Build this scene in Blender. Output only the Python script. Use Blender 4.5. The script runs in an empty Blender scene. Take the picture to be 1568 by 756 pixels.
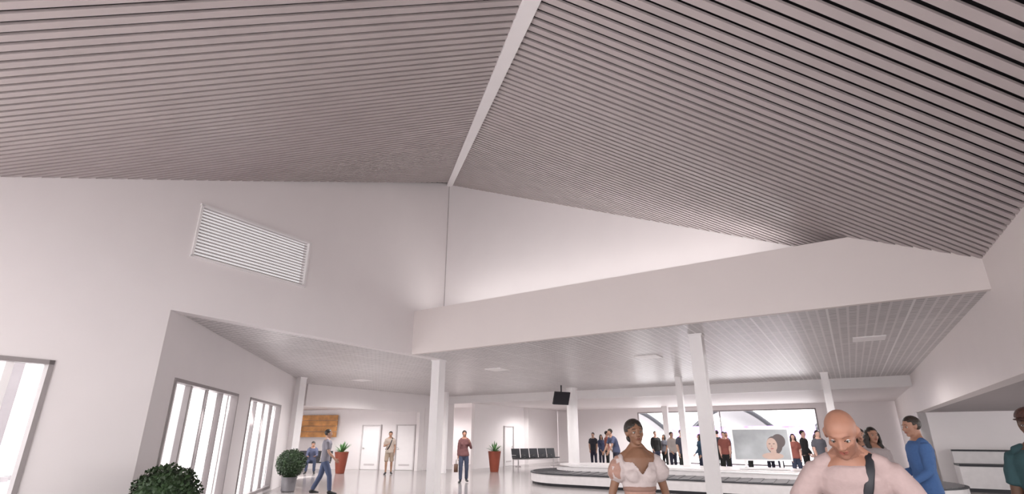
import bpy, bmesh, math, random
from mathutils import Vector, Matrix, noise
random.seed(7)
S=bpy.context.scene
S.view_settings.view_transform='Standard'
S.view_settings.look='None'
S.view_settings.exposure=.2
COL=S.collection

# ---------------------------------------------------------------- materials
def mat(name,c,rough=.6,metal=0,var=.04,scale=6,bump=0,emi=0,spec=.4,trans=0):
    m=bpy.data.materials.new(name); m.use_nodes=True
    nt=m.node_tree; b=nt.nodes['Principled BSDF']
    tc=nt.nodes.new('ShaderNodeTexCoord'); nz=nt.nodes.new('ShaderNodeTexNoise')
    nz.inputs['Scale'].default_value=scale; nz.inputs['Detail'].default_value=3
    nt.links.new(tc.outputs['Object'],nz.inputs['Vector'])
    r=nt.nodes.new('ShaderNodeValToRGB')
    lo=[max(0,x*(1-var)) for x in c]; hi=[min(1,x*(1+var)) for x in c]
    r.color_ramp.elements[0].position=.3; r.color_ramp.elements[1].position=.7
    r.color_ramp.elements[0].color=(*lo,1); r.color_ramp.elements[1].color=(*hi,1)
    nt.links.new(nz.outputs['Fac'],r.inputs['Fac'])
    nt.links.new(r.outputs['Color'],b.inputs['Base Color'])
    b.inputs['Roughness'].default_value=rough; b.inputs['Metallic'].default_value=metal
    b.inputs['Specular IOR Level'].default_value=spec
    if emi:
        nt.links.new(r.outputs['Color'],b.inputs['Emission Color']); b.inputs['Emission Strength'].default_value=emi
    if bump:
        bp=nt.nodes.new('ShaderNodeBump'); bp.inputs['Strength'].default_value=bump; bp.inputs['Distance'].default_value=.02
        nt.links.new(nz.outputs['Fac'],bp.inputs['Height']); nt.links.new(bp.outputs['Normal'],b.inputs['Normal'])
    return m

def grid_mat(name,c1,cm,bw,bh,mortar,ang,rough,perf=False,spec=.4):
    m=mat(name,c1,rough,spec=spec); nt=m.node_tree; b=nt.nodes['Principled BSDF']
    tc=[n for n in nt.nodes if n.type=='TEX_COORD'][0]
    mp=nt.nodes.new('ShaderNodeMapping'); mp.inputs['Rotation'].default_value=(0,0,ang)
    nt.links.new(tc.outputs['Object'],mp.inputs['Vector'])
    br=nt.nodes.new('ShaderNodeTexBrick'); br.offset=0; br.inputs['Scale'].default_value=1
    br.inputs['Brick Width'].default_value=bw; br.inputs['Row Height'].default_value=bh
    br.inputs['Mortar Size'].default_value=mortar; br.inputs['Mortar Smooth'].default_value=.1
    br.inputs['Color1'].default_value=(*c1,1); br.inputs['Color2'].default_value=(*[x*.95 for x in c1],1)
    br.inputs['Mortar'].default_value=(*cm,1)
    nt.links.new(mp.outputs['Vector'],br.inputs['Vector'])
    out=br.outputs['Color']
    if perf:
        b2=nt.nodes.new('ShaderNodeTexBrick'); b2.offset=0; b2.inputs['Scale'].default_value=1
        b2.inputs['Brick Width'].default_value=.15; b2.inputs['Row Height'].default_value=.15
        b2.inputs['Mortar Size'].default_value=.022; b2.inputs['Mortar Smooth'].default_value=.3
        b2.inputs['Color1'].default_value=(.76,.76,.76,1); b2.inputs['Color2'].default_value=(.60,.60,.60,1)
        b2.inputs['Mortar'].default_value=(1,1,1,1)
        nt.links.new(mp.outputs['Vector'],b2.inputs['Vector'])
        mx=nt.nodes.new('ShaderNodeMix'); mx.data_type='RGBA'; mx.blend_type='MULTIPLY'; mx.inputs[0].default_value=1
        nt.links.new(out,mx.inputs[6]); nt.links.new(b2.outputs['Color'],mx.inputs[7]); out=mx.outputs[2]
    nt.links.new(out,b.inputs['Base Color'])
    return m

WHITE=mat('wall_paint',(.81,.765,.765),.55,var=.01,scale=1.5)
WHITE2=mat('shaded_warm_white',(.78,.715,.695),.5,var=.01,scale=1.5)  # wall white, with the fascia's warmer, dimmer light put into the colour
TRIM=mat('white_trim',(.84,.81,.81),.4,var=.01)
SLAT=mat('ceiling_slat',(.455,.40,.395),.33,var=.05,scale=2)
BLACK=mat('black_void',(.008,.006,.008),.9,var=.1)
FRAME=mat('window_frame_grey',(.30,.27,.27),.45)
SHADE=mat('shade_grey',(.42,.38,.38),.6)  # grey puts the alcove ceiling's shade into its colour
DFR=mat('door_frame_paint',(.58,.54,.54),.5)
ANG=-math.atan2(.853,.521)
SOFF=grid_mat('perforated_ceiling_tile',(.68,.64,.64),(.80,.77,.77),2.4,1.2,.018,ANG,.34,True)
FLOOR=grid_mat('floor_tile',(.36,.33,.325),(.30,.275,.27),.6,.6,.005,ANG,.17,spec=.5)
GROUND=mat('outdoor_paving',(.68,.66,.66),.8,scale=2)
DARK=mat('black_rubber',(.02,.02,.025),.5)
CHROME=mat('brushed_metal',(.6,.58,.58),.3,1)
GLASSY=mat('screen_black',(.015,.015,.02),.15)

# ---------------------------------------------------------------- mesh helpers
def finish(name,bm,mats,smooth=False,parent=None):
    me=bpy.data.meshes.new(name); bm.to_mesh(me); bm.free()
    for m in mats: me.materials.append(m)
    if smooth: me.polygons.foreach_set('use_smooth',[True]*len(me.polygons))
    ob=bpy.data.objects.new(name,me); COL.objects.link(ob)
    if parent: ob.parent=parent
    return ob
def prism(bm,plan,zb,zt,mi=0):
    n=len(plan)
    if not isinstance(zb,(list,tuple)): zb=[zb]*n
    if not isinstance(zt,(list,tuple)): zt=[zt]*n
    lo=[bm.verts.new((p[0],p[1],z)) for p,z in zip(plan,zb)]
    hi=[bm.verts.new((p[0],p[1],z)) for p,z in zip(plan,zt)]
    fs=[bm.faces.new(lo[::-1]),bm.faces.new(hi)]
    for i in range(n):
        j=(i+1)%n; fs.append(bm.faces.new((lo[i],lo[j],hi[j],hi[i])))
    for f in fs: f.material_index=mi
def fixn(bm): bmesh.ops.recalc_face_normals(bm,faces=bm.faces)
def box(bm,c,size,rot=0,mi=0,M=None):
    h=[s/2 for s in size]
    R=M if M else Matrix.Rotation(rot,3,'Z')
    vs=[bm.verts.new(Vector(c)+R@Vector((x*h[0],y*h[1],z*h[2]))) for x in(-1,1) for y in(-1,1) for z in(-1,1)]
    for q in((0,1,3,2),(4,6,7,5),(0,4,5,1),(2,3,7,6),(0,2,6,4),(1,5,7,3)):
        bm.faces.new([vs[i] for i in q]).material_index=mi
def tube(bm,pts,rad,side=(1,0,0),n=12,mi=0):
    pts=[Vector(p) for p in pts]; side=Vector(side); rings=[]
    for i,p in enumerate(pts):
        t=(pts[min(i+1,len(pts)-1)]-pts[max(i-1,0)]).normalized()
        s=side-side.dot(t)*t
        if s.length<.05: s=Vector((0,1,0))-t.y*t
        if s.length<.05: s=Vector((0,0,1))-t.z*t
        s.normalize(); b=t.cross(s); r=rad[i]
        if not isinstance(r,(tuple,list)): r=(r,r)
        rings.append([bm.verts.new(p+s*(math.cos(2*math.pi*k/n)*r[0])+b*(math.sin(2*math.pi*k/n)*r[1])) for k in range(n)])
        if i==0: c0=bm.verts.new(p-t*min(r)*.45)
        if i==len(pts)-1: c1=bm.verts.new(p+t*min(r)*.45)
    for a,b in zip(rings,rings[1:]):
        for k in range(n): bm.faces.new((a[k],a[(k+1)%n],b[(k+1)%n],b[k])).material_index=mi
    for k in range(n):
        bm.faces.new((rings[0][(k+1)%n],rings[0][k],c0)).material_index=mi
        bm.faces.new((rings[-1][k],rings[-1][(k+1)%n],c1)).material_index=mi
def ell(bm,c,r,mi=0,u=16,v=10,M=None,fn=None):
    c=Vector(c); vs=[]
    def P(th,ph):
        d=Vector((math.sin(th)*math.cos(ph),math.sin(th)*math.sin(ph),math.cos(th)))
        p=Vector((d.x*r[0],d.y*r[1],d.z*r[2]))
        if fn: p=p*fn(p,d)
        p=c+p
        return bm.verts.new(M@p if M else p)
    top=P(0,0); bot=P(math.pi,0)
    for i in range(1,v): vs.append([P(math.pi*i/v,2*math.pi*k/u) for k in range(u)])
    for k in range(u):
        bm.faces.new((top,vs[0][k],vs[0][(k+1)%u])).material_index=mi
        bm.faces.new((bot,vs[-1][(k+1)%u],vs[-1][k])).material_index=mi
    for a,b in zip(vs,vs[1:]):
        for k in range(u): bm.faces.new((a[k],b[k],b[(k+1)%u],a[(k+1)%u])).material_index=mi

# ---------------------------------------------------------------- plan geometry (metres)
d=Vector((.521,.853)); e=Vector((.829,-.559))
P0=Vector((-5.67,8.56)); P1=Vector((-2.58,13.62)); P2=Vector((6.85,7.26)); P3=Vector((-7.83,19.32))
C=Vector((-1.94,14.66)); ZC=8.92; KL=.414; KR=.428
def aa(p): return 11.49-.521*p[0]-.853*p[1]
def bb(p): return .829*p[0]-.559*p[1]+9.80
def zL(p): return ZC-KL*aa(p)
def zR(p): return ZC-KR*bb(p)
def zroof(p): return min(zL(p),zR(p))
hd=Vector((.1956,-.9807)); hn=Vector((.9807,.1956))
SZ=3.6

def wall(name,o,dr,nrm,rects,m,th=.25):
    bm=bmesh.new()
    for r in rects:
        s0,s1,z0,z1=r[:4]; zz=r[4] if len(r)>4 else z1
        a=o+dr*s0; b=o+dr*s1; c=b+nrm*th; q=a+nrm*th
        prism(bm,[a,b,c,q],z0,[z1,zz,zz,z1])
    fixn(bm); return finish(name,bm,[m])
def rf(o,dr,s,f=zroof): return f(o+dr*s)+.19
A=lambda s:rf(P0,d,s,zL)
HB=3.575
rects=[(-7.4,-4.9,0,A(-7.4),A(-4.9)),(-4.9,-1.34,2.59,A(-4.9),A(-1.34)),(-4.9,-1.34,0,.08),(-1.34,0,0,A(-1.34),A(0)),
 (0,.13,HB,A(0),A(.13)),(.13,2.48,HB,4.55),(.13,2.48,5.54,A(.13),A(2.48)),(2.48,7.15,HB,A(2.48),A(7.15))]
wall('wall_left',P0,d,-e,rects,WHITE)
wall('wall_gable',C,e,d,[(-.3,9.6,SZ+.1,ZC+.35,rf(C,e,9.6,zR)+.05),(9.6,11.4,SZ+.1,rf(C,e,9.6,zR),rf(C,e,11.4,zR))],WHITE)
bm=bmesh.new()
k=(zR(P1)-4.70)/(zR(P1)-zR(P2)); Pk=P1+(P2-P1)*k
prism(bm,[P1,Pk,Pk+d*.12,P1+d*.12],HB,4.70)
prism(bm,[Pk,P2,P2+d*.12,Pk+d*.12],HB,[4.70,zR(P2)+.05,zR(P2)+.05,4.70])
prism(bm,[P1+d*.06,Pk+d*.06,Pk+d*1.25,C],4.52,4.60)
fixn(bm); finish('ceiling_bulkhead_fascia',bm,[WHITE2])
bm=bmesh.new()
def rw(s0,s1,z0,z1,z2):
    a=P2+d*s0;b=P2+d*s1; prism(bm,[a,b,b+e*.25,a+e*.25],z0,[z1,z2,z2,z1])
rw(-11.3,0,2.38,zR(P2-d*11.3)+.18,zR(P2)+.18); rw(0,23.2,2.38,3.95,3.95)
fixn(bm); finish('wall_right',bm,[WHITE2])
wall('wall_alcove',P2+d*14.2+e*.25,e,d,[(-.3,9,0,2.40)],WHITE)
wall('wall_far_right',P2+d*14.2,d,e,[(0,9,0,2.40)],WHITE)
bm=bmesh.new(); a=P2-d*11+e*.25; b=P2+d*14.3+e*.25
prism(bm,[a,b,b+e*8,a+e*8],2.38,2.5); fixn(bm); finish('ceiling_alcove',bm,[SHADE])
w=(P3-P0).normalized(); wn=Vector((-w.y,w.x))
BL=(P3-P0).length
wall('wall_window_side',P0,w,wn,[(0,.74,0,SZ+.08),(.74,4.6,2.55,SZ+.08),(.74,4.6,0,.08),(4.6,5.7,0,SZ+.08),(5.7,9.5,2.55,SZ+.08),(5.7,9.5,0,.08),(9.5,BL+2.85,0,SZ+.08)],WHITE)
G0=Vector((-8.70,21.4))
wall('wall_back',G0,d,-e,[(.75,7.72,2.75,SZ+.05),(7.72,9.2,0,SZ+.05)],WHITE,.2)
wall('wall_corridor_return',Vector((-3.95,29.2)),Vector((1,.05)).normalized(),Vector((0,1)),[(-.1,.85,0,SZ)],WHITE,.2)
bm=bmesh.new()
prism(bm,[(-4.45,28.3),(-13,30.2),(-13,30.45),(-4.45,28.55)],0,2.95)
prism(bm,[(-13,30.2),(-13.2,19.5),(-13.4,19.5),(-13.2,30.4)],0,2.95)
fixn(bm); finish('wall_lounge',bm,[WHITE])
bm=bmesh.new(); prism(bm,[(-8.6,22.0),(-4.5,28.6),(-13.2,30.4),(-13.2,19.5)],2.92,3.0); fixn(bm); finish('ceiling_lounge',bm,[WHITE])
D0=Vector((-2.0,29.5))
wall('wall_seating',D0,d,-e,[(0,3.0,0,3.3),(3.0,3.9,2.1,3.3),(3.9,9.8,0,3.3)],WHITE,.2)
F0=Vector((3.1,37.9))
wall('wall_far',F0,e,d,[(0,5.8,0,3.3),(5.8,15.7,3.0,3.3),(15.7,19.8,0,3.3)],WHITE,.25)
wall('wall_corridor',Vector((-6,34)),Vector((1,0)),Vector((0,1)),[(0,7,0,3.3)],WHITE,.2)
wall('wall_corridor_side',Vector((-4.6,29.2)),Vector((0,1)),Vector((-1,0)),[(0,5,0,3.3)],WHITE,.2)
bm=bmesh.new(); prism(bm,[(-3.4,29.25),(14.2,18.55),(20.2,27.2),(3.0,38.3),(-2.2,34),(-5,34.2),(-5,29.2)],3.25,3.35); fixn(bm); finish('ceiling_far_hall',bm,[WHITE])
bm=bmesh.new(); a=Vector((-3.5,29.3)); b=Vector((14.0,18.6)); q=Vector((.52,.85))*.25
prism(bm,[a,b,b+q,a+q],3.22,SZ+.02); fixn(bm); finish('ceiling_beam',bm,[TRIM])
bm=bmesh.new(); prism(bm,[P0-e*.06,P1-e*.06+d*.06,P1+d*.06,P2+d*.06+e*.06,Vector((14.15,19.0)),Vector((-3.4,29.5)),Vector((-4.4,29.6)),Vector((-8.75,21.9)),P3-Vector((.05,0))],SZ,SZ+.12); fixn(bm); finish('ceiling_soffit',bm,[SOFF])
bm=bmesh.new(); prism(bm,[(-9.6,2.1),(-9,-3),(14,-3),(30,24),(21,29.5),(3,40),(-6,36),(-13.4,31),(-13.4,19.5),(-8.7,21.5),(-8.0,19.3),(-5.8,8.5)],-.1,0); fixn(bm); finish('floor',bm,[FLOOR])
bm=bmesh.new(); prism(bm,[(-150,-60),(150,-60),(150,160),(-150,160)],-.3,-.12); fixn(bm); finish('ground',bm,[GROUND])

# ---------------------------------------------------------------- slatted ceiling
def clip(poly,f):
    out=[]
    for i in range(len(poly)):
        p=poly[i]; q=poly[(i+1)%len(poly)]; fp=f(p); fq=f(q)
        if fp>=0: out.append(p)
        if (fp>=0)!=(fq>=0): out.append(p+(q-p)*(fp/(fp-fq)))
    return out
ROOFEND=13.0
def wallAf(p): return (p-P0).dot(e)+.03
def wallRf(p): return -((p-P2).x*.853-(p-P2).y*.521)+.01
def endf(p): return ROOFEND-aa(p)
def backf(p): return (p-C).dot(Vector((-.559,-.829)))+.02
bm=bmesh.new()
pitch=.15; fw=.096; u=-2.0
while u<19:
    for side in(0,1):
        z=zR if side else zL; sg=1 if side else -1
        q=[C+hd*u,C+hd*(u+fw),C+hd*(u+fw)+hn*sg*16,C+hd*u+hn*sg*16]
        for f in((wallRf,endf,backf) if side else (wallAf,endf,backf)):
            if len(q)>=3: q=clip(q,f)
        q=[p for i,p in enumerate(q) if (p-q[i-1]).length>1e-4]
        if len(q)>=3: prism(bm,q,[z(p) for p in q],[z(p)+.03 for p in q])
    u+=pitch
fixn(bm); finish('ceiling_slats',bm,[SLAT])
bm=bmesh.new()
for side in(0,1):
    z=zR if side else zL; sg=1 if side else -1
    q=[C+hd*-2,C+hd*20,C+hd*20+hn*sg*17,C+hd*-2+hn*sg*17]
    for f in((lambda p:wallRf(p)+.6,lambda p:endf(p),lambda p:backf(p)+.6) if side else (lambda p:wallAf(p)+.6,lambda p:endf(p),lambda p:backf(p)+.6)): q=clip(q,f)
    prism(bm,q,[z(p)+.06 for p in q],[z(p)+.3 for p in q])
# unseen cap over the hip, added to block light leaking through the roof
q=[C-hd*.9-hn*.5,C+hd*17.2-hn*.5,C+hd*17.2+hn*.5,C-hd*.9+hn*.5]
q=clip(q,endf)
prism(bm,q,[zL(C+hd*((p-C).dot(hd)))+.12 for p in q],[zL(C+hd*((p-C).dot(hd)))+.42 for p in q])
fixn(bm); finish('ceiling_backing',bm,[BLACK])
bm=bmesh.new()
q=[C-hn*.085,C+hd*16.5-hn*.085,C+hd*16.5+hn*.085,C+hn*.085]
prism(bm,q,[zL(p)-.03 if i<2 else zR(p)-.03 for i,p in enumerate(q)],[zL(C+hd*(16.5 if i in(1,2) else 0))+.03 for i in range(4)])
fixn(bm); finish('trim_hip',bm,[TRIM])
bm=bmesh.new(); prism(bm,[C+e*.0-d*.0,C+e*.012,C+e*.012-d*.012,C-d*.012],SZ+1.1,ZC-.02); fixn(bm); finish('corner_strip',bm,[SHADE])  # thin grey strip down the inner corner, darker than the walls

# ---------------------------------------------------------------- windows
def storefront(name,o,dr,nrm,s0,s1,zt,divs,fins=True):
    bm=bmesh.new(); rot=math.atan2(dr.y,dr.x)
    def bx(s,wd,z0,z1,off,dp,mi):
        c=o+dr*s+nrm*off; box(bm,(c.x,c.y,(z0+z1)/2),(wd,dp,z1-z0),rot,mi)
    L=s1-s0; m=(s0+s1)/2
    bx(s0-.0+.03,.06,.08,zt,.06,.16,0); bx(s1-.03,.06,.08,zt,.06,.16,0); bx(m,L,zt-.06,zt,.06,.16,0); bx(m,L,.08,.16,.06,.16,0)
    for i in range(1,divs): bx(s0+L*i/divs,.05,.1,zt-.05,.10,.10,0)
    if fins:
        for i in range(divs*1+1): bx(s0+L*(i+.5)/(divs+1),.09,.1,zt-.04,.25,.30,1)
    fixn(bm); return finish(name,bm,[FRAME,TRIM])
storefront('window_1',P0,d,-e,-4.9,-1.34,2.59,3)
storefront('window_2',P0,w,wn,.74,4.6,2.55,4)
storefront('window_3',P0,w,wn,5.7,9.5,2.55,4)
storefront('window_4',F0,e,d,5.8,15.7,3.0,2,False)
OUTW=mat('outdoor_white_metal',(.34,.32,.33),.5)
bm=bmesh.new()
for i in range(6):
    c=P0+wn*2.6+w*(.6+i*2.2); prism(bm,[c,c+w*.18,c+w*.18+wn*.18,c+wn*.18],-.12,3.2)
a=P0+wn*2.5+w*.5; b=P0+wn*2.5+w*13; prism(bm,[a,b,b+wn*.35,a+wn*.35],3.1,3.4)
prism(bm,[a,b,b+wn*.05,a+wn*.05],.9,.98)
fixn(bm); finish('porch_colonnade',bm,[OUTW])
bm=bmesh.new()
for i in range(4):
    c=P0-e*2.6-d*(1.2+i*1.9); prism(bm,[c,c+d*.2,c+d*.2-e*.2,c-e*.2],-.12,3.2)
a=P0-e*2.5-d*.8; b=P0-e*2.5-d*8; prism(bm,[a,b,b-e*.35,a-e*.35],3.1,3.4); prism(bm,[a,b,b-e*.05,a-e*.05],.9,.98)
fixn(bm); finish('porch_colonnade',bm,[OUTW])
bm=bmesh.new(); rot=math.atan2(d.y,d.x)
def la(s,off,z,wd,dp,h,mi,tilt=0):
    c=P0+d*s-e*off
    R=Matrix.Rotation(rot,3,'Z')@Matrix.Rotation(tilt,3,'X'); box(bm,(c.x,c.y,z),(wd,dp,h),0,mi,R)
la(1.305,.02,5.53,2.4,.1,.04,0);la(1.305,.02,4.56,2.4,.1,.04,0);la(.14,.02,5.045,.04,.1,1.0,0);la(2.47,.02,5.045,.04,.1,1.0,0)
for i in range(16): la(1.305,.05,4.61+i*.06,2.3,.03,.014,1,math.radians(-10))
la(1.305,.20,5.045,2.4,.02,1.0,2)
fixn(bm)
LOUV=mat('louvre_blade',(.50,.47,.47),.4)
PANE=mat('daylight_glow_pane',(.80,.78,.79),.3,emi=.5)  # emission stands in for daylight coming through the louvre
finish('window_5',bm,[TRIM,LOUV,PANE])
def door(name,c,dr,nrm,wd=.95,h=2.1):
    bm=bmesh.new(); rot=math.atan2(dr.y,dr.x); c=Vector(c)
    def bx(s,wd,z0,z1,off,dp,mi): q=c+dr*s+nrm*off; box(bm,(q.x,q.y,(z0+z1)/2),(wd,dp,z1-z0),rot,mi)
    bx(0,wd,.01,h,.02,.05,0); bx(-wd/2-.03,.06,0,h+.06,.0,.12,1); bx(wd/2+.03,.06,0,h+.06,.0,.12,1); bx(0,wd+.12,h,h+.06,0,.12,1)
    bx(wd*.38,.12,1.0,1.03,-.06,.03,2); bx(wd*.42,.03,.97,1.06,-.03,.05,2)
    bx(0,wd*.6,.2,.28,-.01,.02,1)
    fixn(bm); return finish(name,bm,[TRIM,DFR,CHROME])
lw=Vector((-8.45,1.9)).normalized(); ln=Vector((-lw.y,lw.x))*-1
door('door_1',Vector((-4.45,28.25))+lw*2.9,lw,ln); door('door_2',Vector((-4.45,28.25))+lw*1.0,lw,ln)
door('door_3',D0+d*3.45,d,-e)

# ---------------------------------------------------------------- columns
def column(name,x,y,wd,h,rnd=False,rot=0):
    bm=bmesh.new()
    if rnd:
        n=32; pl=lambda r:[(x+math.cos(2*math.pi*i/n)*r,y+math.sin(2*math.pi*i/n)*r) for i in range(n)]
        prism(bm,pl(wd/2),0,h); prism(bm,pl(wd/2+.02),0,.12); prism(bm,pl(wd/2+.03),h-.05,h)
    else:
        box(bm,(x,y,h/2),(wd,wd,h),rot); box(bm,(x,y,.06),(wd+.02,wd+.02,.12),rot); box(bm,(x,y,h-.02),(wd+.03,wd+.03,.04),rot)
    fixn(bm); return finish(name,bm,[TRIM])
rt=math.atan2(d.y,d.x)
column('column',-2.04,14.86,.27,SZ,rot=rt); column('column',3.85,10.96,.25,SZ,rot=rt)
column('round_column',2.62,23.9,.46,SZ,True); column('column',5.96,19.3,.2,SZ,rot=rt)
column('column',10.4,17.9,.22,SZ,rot=rt); column('column',-3.15,26.2,.16,SZ,rot=rt)
column('column',-7.62,19.5,.26,SZ,rot=rt); column('column',9.0,32.3,.3,3.25,rot=rt)

# ---------------------------------------------------------------- carousel
K=Vector((6.4,18.5))
def stad(r,hl,n=20):
    o=[]
    for i in range(n+1):
        t=-math.pi/2+math.pi*i/n; o.append(K+e*(hl+math.cos(t)*r)+d*(math.sin(t)*r))
    for i in range(n+1):
        t=math.pi/2+math.pi*i/n; o.append(K+e*(-hl+math.cos(t)*r)+d*(math.sin(t)*r))
    return o
CW=mat('carousel_white',(.62,.59,.59),.3); BELT=mat('carousel_belt',(.10,.095,.10),.35)
bm=bmesh.new(); HL=4.4
prism(bm,stad(2.04,HL),0,.09,1); prism(bm,stad(2.1,HL),.09,.36,0); prism(bm,stad(2.12,HL),.36,.39,1)
o1=stad(2.02,HL,30); o2=stad(1.12,HL,30); n=len(o1)
sub=[]
for i in range(n):
    j=(i+1)%n; L=(o1[j]-o1[i]).length; m=max(1,int(L/.32))
    for k in range(m): sub.append((o1[i].lerp(o1[j],k/m),o1[i].lerp(o1[j],(k+1)/m),o2[i].lerp(o2[j],k/m),o2[i].lerp(o2[j],(k+1)/m)))
for a,b,c_,q in sub: prism(bm,[a,b,q,c_],.37,[.40,.415,.455,.44],3)
prism(bm,stad(1.12,HL),.3,.58,0); prism(bm,stad(1.14,HL),.58,.61,2); prism(bm,stad(1.0,HL),.61,.64,0)
fixn(bm); finish('baggage_carousel',bm,[CW,DARK,CHROME,BELT])
bm=bmesh.new(); o=P2+d*12.6+e*.6
prism(bm,[o,o+e*8,o+e*8+d*1.1,o+d*1.1],.1,.72,0); prism(bm,[o,o+e*8,o+e*8+d*1.0,o+d*1.0],0,.1,1)
prism(bm,[o-d*.02,o+e*8-d*.02,o+e*8+d*1.1,o+d*1.1],.72,.78,1); prism(bm,[o+d*.8,o+e*8+d*.8,o+e*8+d*.95,o+d*.95],.78,1.14,0)
prism(bm,[o+d*.78,o+e*8+d*.78,o+e*8+d*.97,o+d*.97],1.14,1.19,1)
fixn(bm); finish('baggage_conveyor',bm,[CW,DARK])

# ---------------------------------------------------------------- advertising screen
bm=bmesh.new(); sc=Vector((7.70,17.35,1.36))
R=Matrix.Rotation(math.radians(-18),3,'Z')
def sb(c,s,mi): box(bm,sc+R@Vector(c),s,0,mi,R)
def disc(cx,cz,rx,rz,y,mi,n=24,a0=0):
    vs=[bm.verts.new(sc+R@Vector((cx+math.cos(2*math.pi*i/n)*rx,y,cz+math.sin(2*math.pi*i/n)*rz))) for i in range(n)]
    bm.faces.new(vs).material_index=mi
sb((0,0,0),(1.64,.09,.94),0); sb((0,-.048,0),(1.56,.01,.86),1)
disc(.37,-.02,.22,.26,-.056,3); disc(.50,.10,.19,.20,-.0565,3); disc(.28,-.33,.30,.095,-.057,2); disc(.32,-.22,.08,.16,-.0575,2)
disc(.30,-.01,.15,.20,-.058,2); disc(.24,.02,.03,.012,-.059,3); disc(.36,.02,.03,.012,-.059,3); disc(.295,-.12,.045,.016,-.059,4); disc(.285,-.05,.018,.03,-.059,5)
sb((-.5,.03,-.56),(.07,.07,.26),0); sb((.5,.03,-.56),(.07,.07,.26),0); sb((0,.03,-.69),(1.4,.3,.05),0)
finish('advertising_screen',bm,[CHROME,mat('screen_picture_backdrop',(.30,.31,.32),.3,var=.3,scale=1.2,emi=.15),mat('picture_skin',(.44,.32,.27),.4,emi=.12),mat('picture_hair',(.10,.08,.08),.5,emi=.1),mat('picture_lips',(.35,.12,.12),.5,emi=.1),mat('picture_shadow',(.34,.24,.20),.5,emi=.1)])
bm=bmesh.new(); c=Vector((2.05,22.6,3.08)); R=Matrix.Rotation(math.radians(35),3,'Z')@Matrix.Rotation(math.radians(18),3,'X')
box(bm,c,(.8,.08,.52),0,0,R); box(bm,c+Vector((0,0.02,.37)),(.05,.05,.4),0,1); fixn(bm); finish('hanging_display_screen',bm,[GLASSY,DARK])

# ---------------------------------------------------------------- waiting seats
def seats(name,o,dr,face,n):
    bm=bmesh.new(); rot=math.atan2(dr.y,dr.x)
    sgn=1 if Vector((-dr.y,dr.x)).dot(face)>0 else -1
    for i in range(n):
        c=o+dr*(.6*i); 
        R=Matrix.Rotation(rot,3,'Z')
        def lb(p,s,t=0,mi=0):
            q=R@Vector((p[0],p[1]*sgn,p[2])); box(bm,(c.x+q.x,c.y+q.y,q.z),s,0,mi,R@Matrix.Rotation(t*sgn,3,'X'))
        lb((0,.02,.44),(.52,.48,.05),math.radians(4)); lb((0,-.27,.70),(.52,.05,.48),math.radians(12))
        lb((-.29,.0,.60),(.04,.40,.03),0,1)
        if i in(0,n-1): lb((0,0,.2),(.05,.05,.4),0,1); lb((0,0,.03),(.06,.55,.04),0,1)
    c=o+dr*(.3*(n-1)); box(bm,(c.x,c.y,.39),(.6*n,.06,.05),rot,1)
    fixn(bm); return finish(name,bm,[DARK,CHROME])
seats('waiting_seat_row',Vector((.35,31.4)),Vector((.85,.52)).normalized(),e,5)
seats('waiting_seat_row',Vector((-10.6,26.9)),Vector((.97,-.2)).normalized(),Vector((-.2,-.97)),4)

WOOD=mat('warm_wood',(.55,.27,.10),.5,var=.35,scale=3)
bm=bmesh.new(); 
for i in range(4):
    a=Vector((-9.2,29.12)); b=a+lw*3.4; z=1.55+i*.28; prism(bm,[a,b,b-ln*-.06,a-ln*-.06],z,z+.26)
fixn(bm); finish('wood_doorway_panel',bm,[WOOD])  # flat panel standing in for a recessed, lit doorway

# ---------------------------------------------------------------- plants
LEAF=mat('dark_leaf',(.025,.05,.018),.5,var=.5,scale=9); LEAF2=mat('agave_leaf',(.10,.22,.08),.45,var=.3)
POTG=mat('grey_planter',(.16,.15,.16),.6); POTR=mat('terracotta_planter',(.24,.055,.03),.5); SOIL=mat('soil',(.05,.035,.025),.9)
def lathe(bm,x,y,prof,mi,n=28,sq=False):
    rings=[]
    for r,z in prof:
        rings.append([bm.verts.new((x+math.cos(2*math.pi*k/n)*r,y+math.sin(2*math.pi*k/n)*r,z)) for k in range(n)])
    for a,b in zip(rings,rings[1:]):
        for k in range(n): bm.faces.new((a[k],a[(k+1)%n],b[(k+1)%n],b[k])).material_index=mi
    bm.faces.new(rings[0][::-1]).material_index=mi; bm.faces.new(rings[-1]).material_index=mi
def topiary(x,y,r=.40):
    bm=bmesh.new()
    lathe(bm,x,y,[(.17,0),(.20,.03),(.22,.38),(.235,.38),(.235,.42),(.20,.42),(.20,.38)],1)
    tube(bm,[(x,y,.36),(x+.01,y,.55)],[.03,.025],mi=2); cz=.42+r*.92
    ell(bm,(x,y,cz),(r*.86,r*.86,r*.82),0,20,14)
    for i in range(2600):
        th=math.acos(random.uniform(-1,1)); ph=random.uniform(0,6.283)
        n=Vector((math.sin(th)*math.cos(ph),math.sin(th)*math.sin(ph),math.cos(th)))
        k=r*random.uniform(.84,1.04)*(1+.06*noise.noise(n*3)); p=Vector((x,y,cz))+Vector((n.x*k,n.y*k,n.z*k*.94))
        u_=n.orthogonal().normalized(); u_.rotate(Matrix.Rotation(random.uniform(0,6.28),3,n)); u_=(u_+n*random.uniform(-.2,.9)).normalized()
        v_=n.cross(u_).normalized(); L=random.uniform(.04,.07); W=L*.38
        vs=[bm.verts.new(p),bm.verts.new(p+u_*L*.5+v_*W),bm.verts.new(p+u_*L+n*.01),bm.verts.new(p+u_*L*.5-v_*W)]
        bm.faces.new(vs).material_index=0
    finish('potted_topiary',bm,[LEAF,POTG,SOIL])
topiary(-4.80,8.0,.42); topiary(-6.85,17.6,.42)
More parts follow.
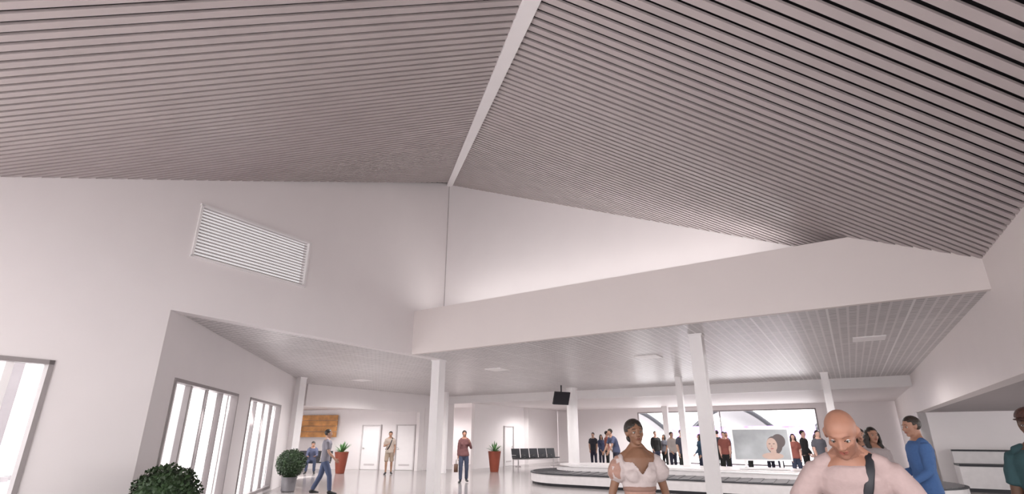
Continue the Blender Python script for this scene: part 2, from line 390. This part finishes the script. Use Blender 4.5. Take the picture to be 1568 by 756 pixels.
def agave(x,y):
    bm=bmesh.new()
    lathe(bm,x,y,[(.19,0),(.20,.02),(.30,.84),(.31,.88),(.31,.92),(.27,.92),(.27,.86)],1)
    for i in range(46):
        ph=i*2.4; el=random.uniform(.25,1.35); L=random.uniform(.5,.72)
        h=Vector((math.cos(ph),math.sin(ph),0)); s=Vector((-h.y,h.x,0)); pv=None
        for j in range(6):
            t=j/5; p=Vector((x,y,.86))+h*(L*t*math.cos(el))+Vector((0,0,1))*(L*t*math.sin(el)-.12*t*t)
            W=.035*(1-t)**.6*(.6+t) if j<5 else .001
            a,b=bm.verts.new(p+s*W),bm.verts.new(p-s*W)
            if pv: bm.faces.new((pv[0],pv[1],b,a)).material_index=0
            pv=(a,b)
    finish('potted_agave',bm,[LEAF2,POTR])
agave(-7.85,26.0); agave(-.84,27.1)

# ---------------------------------------------------------------- outside canopy beyond far windows
TENT=mat('canopy_membrane',(.24,.23,.245),.5); 
bm=bmesh.new()
for t in range(4):
    cx=13+t*9.5; cy=62-t*5.5
    N=20; g=[]
    for i in range(N+1):
        row=[]
        for j in range(9):
            a=i/N; b=j/8; x=cx+(a-.5)*9.3; z=1.9+2.6*math.sin(math.pi*a)*(1-.35*b)+.6*b; row.append(bm.verts.new((x,cy+b*9,z)))
        g.append(row)
    for i in range(N):
        for j in range(8): bm.faces.new((g[i][j],g[i+1][j],g[i+1][j+1],g[i][j+1]))
    tube(bm,[(cx+(i/N-.5)*9.3,cy-.1,1.85+2.6*math.sin(math.pi*i/N)) for i in range(N+1)],[.24]*(N+1),side=(0,1,0),n=6,mi=1)
    for q in(-4.6,4.6): tube(bm,[(cx+q,cy,-.12),(cx+q,cy,2.0)],[.15,.15],n=8,mi=0)
finish('outdoor_canopy',bm,[TENT,DARK],True)
bm=bmesh.new(); box(bm,(20.5,50,1.95),(12,.3,1.0),math.radians(-30),0); box(bm,(20.5,50,.65),(12,.25,1.55),math.radians(-30),1); fixn(bm)
finish('outdoor_billboard',bm,[mat('purple_sign',(.26,.15,.45),.5,var=.4,scale=1,emi=.15),OUTW])

# ---------------------------------------------------------------- people
def remesh(bm,vox,it=3):
    fixn(bm)
    me=bpy.data.meshes.new('tmp'); bm.to_mesh(me); bm.free()
    ob=bpy.data.objects.new('tmp',me); COL.objects.link(ob)
    m=ob.modifiers.new('r','REMESH'); m.mode='VOXEL'; m.voxel_size=vox
    if it:
        s=ob.modifiers.new('s','SMOOTH'); s.iterations=it; s.factor=.5
    dg=bpy.context.evaluated_depsgraph_get(); dg.update()
    r=bpy.data.meshes.new_from_object(ob.evaluated_get(dg))
    bpy.data.objects.remove(ob); bpy.data.meshes.remove(me)
    return r
def add_mesh(fb,me,mi,vf=None,ff=None,delf=None):
    n0=len(fb.verts); f0=len(fb.faces); fb.from_mesh(me); fb.verts.ensure_lookup_table(); fb.faces.ensure_lookup_table()
    nv=fb.verts[n0:]; nf=fb.faces[f0:]
    if vf:
        for v in nv: v.co=vf(v.co)
    for f in nf:
        f.material_index=mi
        if ff:
            k=ff(f.calc_center_median())
            if k is not None: f.material_index=k
    if delf:
        kill=[f for f in nf if delf(f.calc_center_median())]
        bmesh.ops.delete(fb,geom=kill,context='FACES')
    bpy.data.meshes.remove(me)
def V(*a): return Vector(a)
matc={}
def cm(kind,c,rough=.7,**k):
    key=(kind,c)
    if key not in matc: matc[key]=mat(kind,c,rough,**k)
    return matc[key]
EYEW=mat('eye_white',(.55,.52,.50),.2,var=.01); IRIS=mat('iris',(.03,.018,.01),.15)

def person(name,loc,heading,H=1.75,female=False,skin=(.50,.30,.21),hair=(.02,.015,.012),hairtype='short',
           top=(.3,.3,.3),bottom=(.05,.06,.1),shoe=(.03,.03,.03),sleeve='short',legs='long',
           arms=None,leg=None,lean=0,head=(0,0,0),vox=.02,face=False,vneck=False,puff=False,stubble=False,strap=False,belt=None):
    arms=arms or ((V(.16,.0,-1),V(.02,.25,-1)),(V(-.16,.0,-1),V(-.02,.2,-1)))
    leg=leg or ((V(.03,.02,-1),V(0,-.04,-1)),(V(-.03,-.02,-1),V(0,-.05,-1)))
    g=.9 if female else 1; hp=1.04 if female else 1
    def T(p):
        p=Vector(p); k=max(0,min(1,(p.z-.95)/.45)); M=Matrix.Rotation(-math.radians(lean)*k,3,'X')
        return V(0,0,.95)+M@(p-V(0,0,.95))
    NB=V(0,-.005,1.50)
    HR=Matrix.Rotation(math.radians(head[0]),3,'Z')@Matrix.Rotation(-math.radians(head[1]),3,'X')@Matrix.Rotation(math.radians(head[2]),3,'Y')
    hs=.98 if female else 1.03
    def TH(p):
        return T(NB)+HR@(Vector(p)*hs+V(0,.018,.130))
    HI=HR.inverted()
    def IH(q): return (HI@(q-T(NB))-V(0,.018,.130))/hs
    nk=.86 if female else 1
    tor=[(.83,.13*hp,.095),(.92,.172*hp,.115),(1.02,.155,.105*g),(1.12,(.125 if female else .147),.098*g),(1.24,.155*g+.004,.112*g),(1.35,.180*g,.12*g),(1.42,.165*g,.10),(1.465,.110*g,.08),(1.50,.062*g,.062)]
    J={}
    for i,sd in enumerate((1,-1)):
        sh=T(V(.172*g*sd,0,1.40)); u=arms[i][0].normalized(); f=arms[i][1].normalized()
        el=sh+u*.285; wr=el+f*.25; J['a',i]=(sh,el,wr,u,f)
        hip=V(.09*sd,0,.90); tdir,sdir=leg[i]; kn=hip+tdir.normalized()*.42; an=kn+sdir.normalized()*.41; J['l',i]=(hip,kn,an)
    b=bmesh.new()
    tube(b,[T(V(0,-.0,z)) for z,_,_ in tor],[(x,y) for _,x,y in tor],n=20)
    tube(b,[T(V(0,-.01,1.44)),T(NB)+V(0,0,0),TH((0,-.02,-.06)),TH((0,-.015,0))],[(.066*nk,.068*nk),(.054*nk,.057*nk),(.053*nk,.057*nk),(.05,.055)],n=16)
    for sd in(1,-1): tube(b,[T(V(.155*g*sd,-.005,1.425)),T(V(.085*g*sd,-.012,1.465)),T(V(.03*sd,-.015,1.53))],[.038,.036,.03],n=10)
    H_=lambda c,r:ell(b,(0,0,0),r,0,20,14,M=Matrix.Translation(TH(c))@HR.to_4x4()@Matrix.Scale(hs,4))
    H_((0,-.012,.028),(.074,.094,.088)); H_((0,.022,-.018),(.061,.068,.085)); H_((0,.03,-.07),(.05 if not female else .042,.047,.038)); H_((0,.066,-.093),(.024,.02,.017))
    H_((.04,.055,-.022),(.022,.02,.02)); H_((-.04,.055,-.022),(.022,.02,.02))
    if face:
        tube(b,[TH((0,.08,.018)),TH((0,.098,-.012)),TH((0,.109,-.028))],[.008,.010,.0125],n=10)
        H_((.012,.096,-.031),(.009,.010,.007)); H_((-.012,.096,-.031),(.009,.010,.007)); H_((0,.074,.028),(.046,.016,.009)); H_((0,.082,-.055),(.024,.010,.012))
        for sd in(1,-1):
            H_((.076*sd,-.008,-.004),(.008,.018,.028)); H_((.080*sd,-.016,.006),(.009,.010,.022))
    else:
        H_((0,.095,-.02),(.012,.016,.02)); H_((.077,-.005,-.005),(.01,.018,.026)); H_((-.077,-.005,-.005),(.01,.018,.026))
    fing=bmesh.new()
    for i,sd in enumerate((1,-1)):
        sh,el,wr,u,f=J['a',i]
        tube(b,[sh-V(.06*sd,0,-.0),sh+u*.01,sh.lerp(el,.35),el,el.lerp(wr,.3),wr],[.053*g,.054*g,.048*g,.038*g,.040*g,.026*g],n=14)
        wa=(V(0,1,0)-f*f.y); wa=wa.normalized() if wa.length>.2 else V(1,0,0); pn=f.cross(wa)*(-sd if f.z<0 else sd)
        tube(b,[wr,wr+f*.035,wr+f*.085],[(.028,.02),(.04,.017),(.038,.014)],side=wa,n=12)
        for j,(o,L) in enumerate(((.028,.072),(.010,.080),(-.010,.075),(-.028,.058))):
            q=wr+f*.082+wa*o; tube(fing,[q,q+f*L*.45+pn*.004,q+f*L*.75+pn*.016,q+f*L*.95+pn*.03],[.009,.0085,.008,.0065],n=7)
        q=wr+f*.03+wa*.032; tube(fing,[q,q+f*.03+wa*.022,q+f*.062+wa*.026+pn*.012],[.012,.010,.008],n=7)
        hip,kn,an=J['l',i]
        tube(b,[hip,hip.lerp(kn,.45),kn,kn.lerp(an,.32)-V(0,.01,0),an],[.088,.073,.054,.053,.035],n=16)
    fb=bmesh.new()
    sock=[V(.031,.08,.0),V(-.031,.08,.0)]
    def vf(p):
        if not face: return p
        q=IH(p)
        if q.length<.16:
            for s in sock:
                r=(q-s).length
                if r<.022: q=q-V(0,.0065*math.exp(-(r/.012)**2),0)
            return TH(q)
        return p
    def ff(p):
        if stubble:
            q=IH(p)
            if q.length<.15 and q.y>-.01 and q.z<-.045+.03*abs(q.x)/.05 and q.z>-.12 and not(abs(q.x)<.02 and -.068<q.z<-.045): return 9
    add_mesh(fb,remesh(b,vox,3 if vox<.01 else 2),0,vf,ff)
    tmp=bpy.data.meshes.new('f'); fing.to_mesh(tmp); fing.free(); add_mesh(fb,tmp,0)
    if face:
        for sd in(1,-1):
            ell(fb,TH((.031*sd,.0665,.0)),(.0118,)*3,5,12,8); ell(fb,TH((.031*sd,.0755,.0)),(.0056,.0042,.0056),6,10,6)
            tube(fb,[TH((.016*sd,.080,.001)),TH((.024*sd,.0835,.0078)),TH((.034*sd,.082,.0088)),TH((.047*sd,.072,.003))],[.0012,.0022,.0022,.0012],n=6,mi=4)
            tube(fb,[TH((.018*sd,.079,-.004)),TH((.031*sd,.0795,-.0085)),TH((.044*sd,.073,-.003))],[.001,.0024,.001],n=6,mi=0)
            tube(fb,[TH((.015*sd,.0905,.026)),TH((.028*sd,.0885,.0315)),TH((.042*sd,.0785,.030)),TH((.051*sd,.067,.024))],[.0014,.0024,.002,.001],n=6,mi=4 if hairtype!='bald' else 9)
        tube(fb,[TH((-.024,.081,-.054)),TH((-.010,.0925,-.051)),TH((0,.094,-.053)),TH((.010,.0925,-.051)),TH((.024,.081,-.054))],[.001,.0042,.0038,.0042,.001],n=8,mi=7)
        tube(fb,[TH((-.022,.081,-.056)),TH((-.010,.091,-.060)),TH((0,.093,-.0615)),TH((.010,.091,-.060)),TH((.022,.081,-.056))],[.001,.0045,.0055,.0045,.001],n=8,mi=7)
    def wr_(amp,sc):
        off=V(random.uniform(0,50),random.uniform(0,50),0)
        return lambda p: p+V(noise.noise(p*sc+off),noise.noise(p*sc+off+V(9,3,1)),.3*noise.noise(p*sc+off+V(4,4,7)))*amp+V(math.sin(p.z*55+4*noise.noise(p*6+off)),math.cos(p.z*47+5*noise.noise(p*5+off)),0)*amp*.28
    b=bmesh.new(); ex=.014
    tt=[(z,x+ex,y+ex+.004) for z,x,y in tor if z>=.92 and z<1.48]
    if not puff:
        tt[-1]=(1.458,tt[-1][1]-.012,tt[-1][2]-.006)
        tt=[(.875,tt[0][1]-.004,tt[0][2]+.003)]+tt
    else:
        tt=[(1.165,.138,.108)]+[(z,x,y) for z,x,y in tt if z>1.2 and z<1.38]+[(1.385,.17,.108)]
    tube(b,[T(V(0,0,z)) for z,_,_ in tt],[(x,y) for _,x,y in tt],n=22)
    if female:
        for sd in(1,-1): ell(b,T(V(.07*sd,.085,1.275)),(.066,.055,.06),0)
    for i,sd in enumerate((1,-1)):
        sh,el,wr,u,f=J['a',i]
        if puff:
            tube(b,[sh-u*.01+V(-.01*sd,0,-.0),sh+u*.05,sh+u*.10,sh+u*.15,sh+u*.175],[.055,.086,.098,.082,.055],n=16)
            tube(b,[T(V(.10*sd,.0,1.375)),T(V(.145*sd,0,1.385)),sh+u*.03],[(.05,.08),(.07,.08),(.08,.07)],n=16)
        else:
            tube(b,[sh-V(.07*sd,0,-.005),sh+u*.01,sh.lerp(el,.35),sh.lerp(el,.68)],[.060,.066*g+.002,.066*g,.064*g],n=16)
            tube(b,[T(V(.155*g*sd,-.003,1.428)),T(V(.088*g*sd,-.010,1.462))],[.048,.046],n=12)
            if sleeve=='long': tube(b,[sh.lerp(el,.6),el,el.lerp(wr,.3),el.lerp(wr,.92)],[.06*g,.052*g,.052*g,.038],n=14)
    def dn(p):
        if vneck or puff:
            z0=1.285 if puff else 1.33
            return p.y>.02 and p.z>z0 and abs(p.x)<min(.085,(p.z-z0)*(.75 if puff else .5))
        return False
    add_mesh(fb,remesh(b,vox*1.1,3 if vox<.01 else 2),1,wr_(.007 if not puff else .009,9 if not puff else 16),None,dn)
    b=bmesh.new()
    if puff: tube(b,[T(V(0,0,z)) for z in(.82,.90,.98,1.08,1.18)],[(.13,.10),(.176,.120),(.160,.112),(.140,.108),(.136,.106)],n=20)
    else: tube(b,[T(V(0,0,z)) for z in(.82,.90,.96,1.0)],[(.13,.10),(.172*hp,.120),(.162,.110),(.150,.100)],n=20)
    for i,sd in enumerate((1,-1)):
        hip,kn,an=J['l',i]
        if legs=='long': tube(b,[hip-V(0,0,.02),hip.lerp(kn,.45),kn,kn.lerp(an,.4),kn.lerp(an,.93)],[.094,.086,.072,.066,.060],n=16)
        else: tube(b,[hip-V(0,0,.02),hip.lerp(kn,.45),hip.lerp(kn,.9)],[.094,.092,.088],n=16)
    add_mesh(fb,remesh(b,vox*1.1,2),2,wr_(.006,8))
    if puff:
        tube(fb,[T(V(0,0,z)) for z in(1.145,1.155,1.185,1.195)],[(.128,.10),(.146,.116),(.146,.116),(.13,.10)],n=28,mi=10)
    for i,sd in enumerate((1,-1)):
        hip,kn,an=J['l',i]; o=V(.04*sd,0,0)
        tube(fb,[an+V(0,-.06,-.035),an+V(0,-.02,-.025),an+V(0,.05,-.035)+o*.3,an+V(0,.13,-.05)+o,an+V(0,.19,-.058)+o],[(.03,.035),(.038,.048),(.042,.04),(.045,.027),(.03,.018)],n=14,mi=3)
        tube(fb,[an+V(0,0,.02),an+V(0,0,-.03)],[(.040,.042),(.042,.045)],n=12,mi=3)
    if hairtype!='bald':
        HM=Matrix.Translation(TH((0,0,0)))@HR.to_4x4()@Matrix.Scale(hs,4)
        def hf(p,dv):
            z=p.z+.032; y=p.y-.02
            k=1+.025*noise.noise(dv*7)
            hl=.066+(.0 if abs(p.x)<.04 else -.012)
            if hairtype=='updo': hl=.060-abs(p.x)*.35+ (.012 if abs(p.x)<.006 else 0)
            if y>.022 and z<hl: return .80
            if y>-.012 and z<.01 and hairtype in('short','updo','cap'): return .80
            if z<-.05 and hairtype in('short','cap') : return .85
            return k*(1.04 if hairtype=='updo' else 1)
        ell(fb,(0,-.02,.032),(.083,.097,.092),4,48,36,M=HM,fn=hf)
        if hairtype=='updo':
            ell(fb,(0,-.115,.03),(.06,.045,.055),4,18,12,M=HM,fn=lambda p,dv:1+.06*noise.noise(dv*9))
            ell(fb,(0,-.06,-.04),(.068,.05,.05),4,18,12,M=HM)
        if hairtype=='cap':
            ell(fb,(0,-.005,.055),(.086,.100,.072),4,24,16,M=HM,fn=lambda p,dv:1 if dv.z>-.1 else .7)
            ell(fb,(0,.09,.045),(.07,.06,.010),4,20,8,M=HM)
        if hairtype=='long':
            hb=bmesh.new()
            for sd in(1,-1):
                tube(hb,[TH((.055*sd,-.03,.05)),TH((.080*sd,-.01,-.01)),TH((.088*sd,-.01,-.09)),TH((.085*sd,-.0,-.17)),TH((.07*sd,0,-.23))],[(.03,.05),(.026,.055),(.034,.06),(.04,.055),(.02,.03)],n=12)
            tube(hb,[TH((0,-.06,.06)),TH((0,-.085,-.02)),TH((0,-.08,-.12)),TH((0,-.075,-.2))],[(.07,.04),(.085,.045),(.09,.045),(.06,.03)],n=14)
            add_mesh(fb,remesh(hb,max(vox,.009),1),4,wr_(.012,24))
    if strap:
        pp=[T(V(-.085,-.075,1.44)),T(V(-.09,.0,1.50)),T(V(-.085,.075,1.45)),T(V(-.065,.128,1.37)),T(V(-.03,.142,1.25)),T(V(.02,.128,1.12)),T(V(.10,.120,1.0))]
        tube(fb,pp,[(.022,.006)]*7,side=(1,0,.4),n=8,mi=8)
        tube(fb,[T(V(-.085,-.075,1.44)),T(V(0,-.14,1.3)),T(V(.12,-.12,1.1)),T(V(.18,-.02,1.0))],[(.022,.006)]*4,side=(1,0,.4),n=8,mi=8)
    zs=min(J['l',0][2].z,J['l',1][2].z)-.078
    for v in fb.verts: v.co.z-=zs
    mats=[cm('skin',skin,.5,var=.06,scale=14),cm('shirt_fabric',top,.85,bump=.15,scale=40),cm('trouser_fabric',bottom,.85,bump=.15,scale=40),cm('shoe_leather',shoe,.5),
          cm('hair',hair,.45,var=.5,scale=60,bump=.5),EYEW,IRIS,cm('lips',(skin[0]*.8,skin[1]*.5,skin[2]*.55),.4),DARK,cm('stubble',(skin[0]*.74,skin[1]*.70,skin[2]*.70),.7),
          cm('belt_fabric',tuple(x*.75 for x in bottom),.8)]
    ob=finish(name,fb,mats,True)
    s=H/1.75; ob.scale=(s,s,s); ob.location=(loc[0],loc[1],0); ob.rotation_euler=(0,0,math.radians(heading))
    return ob

LT=(.72,.44,.35); BR=(.28,.14,.085); DKS=(.10,.05,.03)
person('woman_in_white_blouse',(1.12,5.05),184,1.74,True,skin=(.20,.10,.06),hairtype='updo',top=(.47,.40,.39),bottom=(.34,.20,.16),puff=True,
       arms=((V(.30,-.15,-1),V(.10,.1,-1)),(V(-.32,-.12,-1),V(-.05,.1,-1))),head=(3,-2,5),vox=.007,face=True)
person('bald_man',(2.00,3.32),145,1.80,False,skin=(.31,.15,.10),hairtype='bald',top=(.38,.285,.275),bottom=(.12,.13,.18),
       arms=((V(.55,-.05,-.8),V(-.25,.6,-.6)),(V(-.55,-.15,-.85),V(.1,.3,-.9))),lean=22,head=(-6,32,0),vox=.007,face=True,stubble=True,strap=True)
person('man_in_teal_shirt',(4.00,4.25),120,1.80,False,skin=DKS,hair=(.05,.018,.013),hairtype='cap',top=(.025,.062,.07),bottom=(.05,.05,.06),vox=.009,face=True,head=(0,5,0))
person('man_in_blue_shirt',(5.25,7.25),75,1.84,False,skin=(.36,.19,.13),hair=(.03,.02,.015),top=(.06,.13,.30),bottom=(.02,.025,.05),sleeve='long',
       arms=((V(.12,.1,-1),V(-.1,.9,-.3)),(V(-.12,.1,-1),V(.1,.8,-.5))),head=(10,8,0),vox=.010,face=True)
person('woman_with_long_hair',(5.22,8.1),175,1.72,True,skin=(.35,.18,.12),hairtype='long',top=(.35,.30,.30),vox=.012,face=True)
person('woman_with_long_hair',(6.05,9.7),150,1.72,True,skin=(.40,.22,.15),hairtype='long',top=(.05,.05,.07),vox=.014,face=True)
person('man_in_gray_shirt',(-5.57,16.9),-70,1.82,False,skin=(.42,.25,.18),top=(.20,.19,.22),bottom=(.07,.09,.16),
       arms=((V(.1,.25,-1),V(.0,.7,-.7)),(V(-.1,-.3,-1),V(0,.2,-1))),leg=((V(.02,.38,-1),V(0,.12,-1)),(V(-.02,-.22,-1),V(0,-.5,-1))),vox=.013,face=True)
person('man_with_shoulder_bag',(-5.5,25.3),190,1.80,False,skin=(.36,.2,.13),top=(.42,.35,.30),bottom=(.34,.26,.20),legs='short',
       arms=((V(.3,.1,-1),V(-.5,.6,.3)),(V(-.15,0,-1),V(0,.2,-1))),leg=((V(.05,.15,-1),V(0,-.1,-1)),(V(-.05,-.15,-1),V(0,-.2,-1))),vox=.015,strap=True)
wm=person('woman_with_handbag',(-1.79,21.0),185,1.80,True,skin=(.35,.18,.12),hairtype='updo',top=(.14,.06,.06),bottom=(.05,.06,.10),sleeve='long',
       arms=((V(.15,0,-1),V(.05,.05,-1)),(V(-.35,.2,-.9),V(.25,.5,.85))),leg=((V(.03,.12,-1),V(0,0,-1)),(V(-.05,-.1,-1),V(0,-.3,-1))),vox=.014)
bm=bmesh.new(); box(bm,(.27,.02,.48),(.14,.34,.26)); bmesh.ops.bevel(bm,geom=bm.edges[:],offset=.03,segments=2)
tube(bm,[(.27,-.1,.58),(.27,-.08,.72),(.26,.0,.76),(.27,.10,.72),(.27,.12,.58)],[.01]*5,n=6)
hb=finish('handbag',bm,[cm('bag_leather',(.10,.05,.03),.5)],True,wm)
person('seated_man',(-9.25,26.15),195,1.78,False,skin=(.4,.22,.15),top=(.08,.09,.15),bottom=(.04,.05,.09),sleeve='long',
       arms=((V(.15,.4,-1),V(-.2,.9,-.1)),(V(-.15,.4,-1),V(.2,.9,-.1))),leg=((V(.15,1,-.08),V(.05,.1,-1)),(V(-.15,1,-.08),V(-.05,.0,-1))),lean=12,head=(0,20,0),vox=.018)
cols=[(.03,.03,.04),(.05,.06,.12),(.30,.10,.08),(.03,.03,.03),(.12,.12,.14),(.40,.35,.33),(.04,.04,.06),(.05,.10,.16)]
crowd=[(4.32,29.8,150),(4.9,30.8,200),(4.85,28.6,250),(7.08,27.6,180),(7.79,28.7,120),(7.28,25.5,200),(6.93,22.85,185),(7.85,23.4,90),(9.76,26.6,20),(11.0,28.7,200),
 (10.3,20.5,160),(11.2,21.5,220),(10.95,20.0,180),(12.3,22.5,140),(12.1,25.5,30),(11.5,27.3,210),(13.3,24.5,170),(8.4,24.6,200),(8.9,23.5,150),(10.6,23.2,190)]
for i,(x,y,h) in enumerate(crowd):
    fm=i%3==1
    person('traveler',(x,y),h,1.68 if fm else random.uniform(1.76,1.86),fm,skin=random.choice([LT,BR,(.45,.27,.2)]),hairtype='long' if fm else 'short',
      top=cols[i%8],bottom=random.choice([(.03,.03,.05),(.05,.06,.1),(.02,.02,.02)]),sleeve='long' if i%2 else 'short',
      arms=((V(.15,.1,-1),V(-.1,.6*(i%2)+.1,-.8)),(V(-.15,0,-1),V(.1,.3*(i%3)+.1,-1))),vox=.022)
person('man_in_navy_shirt',(4.3,23.2),110,1.92,False,skin=(.35,.2,.14),top=(.07,.08,.14),bottom=(.03,.03,.05),lean=22,head=(0,10,0),
   arms=((V(.1,.4,-1),V(-.1,.6,-.8)),(V(-.1,.5,-1),V(.1,.5,-.8))),vox=.016)

# ---------------------------------------------------------------- lights
PANEL=mat('light_panel_diffuser',(.85,.82,.82),.4)
def panel(x,y,z,sx=.6,sy=1.2,rot=rt):
    bm=bmesh.new(); box(bm,(x,y,z-.01),(sx,sy,.02),rot,0); finish('ceiling_light_panel',bm,[PANEL])
for x,y in((-5.7,20.4),(-.46,17.0),(3.65,14.2),(7.75,11.4)): panel(x,y,SZ,.6,.6)
def down(x,y,z,pw):  # spots added to brighten the low-ceilinged areas, without any fixture
    L=bpy.data.lights.new('fill_spot','SPOT'); L.spot_size=math.radians(165); L.spot_blend=.6; L.shadow_soft_size=.06; L.energy=pw; L.color=(1,.97,.965)
    o=bpy.data.objects.new('fill_spot',L); o.location=(x,y,z-.03); COL.objects.link(o)
for x,y in((-4.6,17.5),(-1.5,19.5),(2.0,16.0),(5.6,12.6),(8.2,14.6),(4.5,21.5),(8.0,18.5),(-5.0,23.0),(0,24)): down(x,y,SZ,370)
for x,y in((2.0,32),(6,32.5),(8,27.5),(12.0,27)): down(x,y,3.25,370)
down(10.2,24.3,3.25,220)
for x,y in((-8.5,25.5),(-10.5,24),(-7.8,27)): down(x,y,2.92,180)
down(-3.3,31.5,3.25,360)
L=bpy.data.lights.new('cove_light','AREA'); L.shape='RECTANGLE'; L.size=8.2; L.size_y=.5; L.energy=45; L.color=(1,.97,.96)
o=bpy.data.objects.new('cove_light',L); c=P1+d*.55+e*4.6; o.location=(c.x,c.y,4.63); o.rotation_euler=(math.pi,0,math.atan2(e.y,e.x)); COL.objects.link(o)
L=bpy.data.lights.new('sun','SUN'); L.energy=9; L.angle=math.radians(4); L.color=(1,.97,.95)
o=bpy.data.objects.new('sun',L); o.rotation_euler=(math.radians(42),0,math.radians(-12)); o.location=(0,-20,20); COL.objects.link(o)

W=bpy.data.worlds.new('World'); S.world=W; W.use_nodes=True; nt=W.node_tree; bg=nt.nodes['Background']
tc=nt.nodes.new('ShaderNodeTexCoord'); sp=nt.nodes.new('ShaderNodeSeparateXYZ'); r=nt.nodes.new('ShaderNodeValToRGB')
nt.links.new(tc.outputs['Generated'],sp.inputs[0]); nt.links.new(sp.outputs['Z'],r.inputs['Fac'])
r.color_ramp.elements[0].color=(1,.965,.955,1); r.color_ramp.elements[1].color=(.92,.94,1,1)
nt.links.new(r.outputs['Color'],bg.inputs['Color']); bg.inputs['Strength'].default_value=4.2

cd=bpy.data.cameras.new('camera'); cam=bpy.data.objects.new('camera',cd); COL.objects.link(cam)
cd.sensor_fit='HORIZONTAL'; cd.sensor_width=36; cd.lens=36*804/1568; cd.clip_end=400
cam.location=(0,0,1.6); cam.rotation_euler=(math.radians(90+19.8),0,0)
S.camera=cam
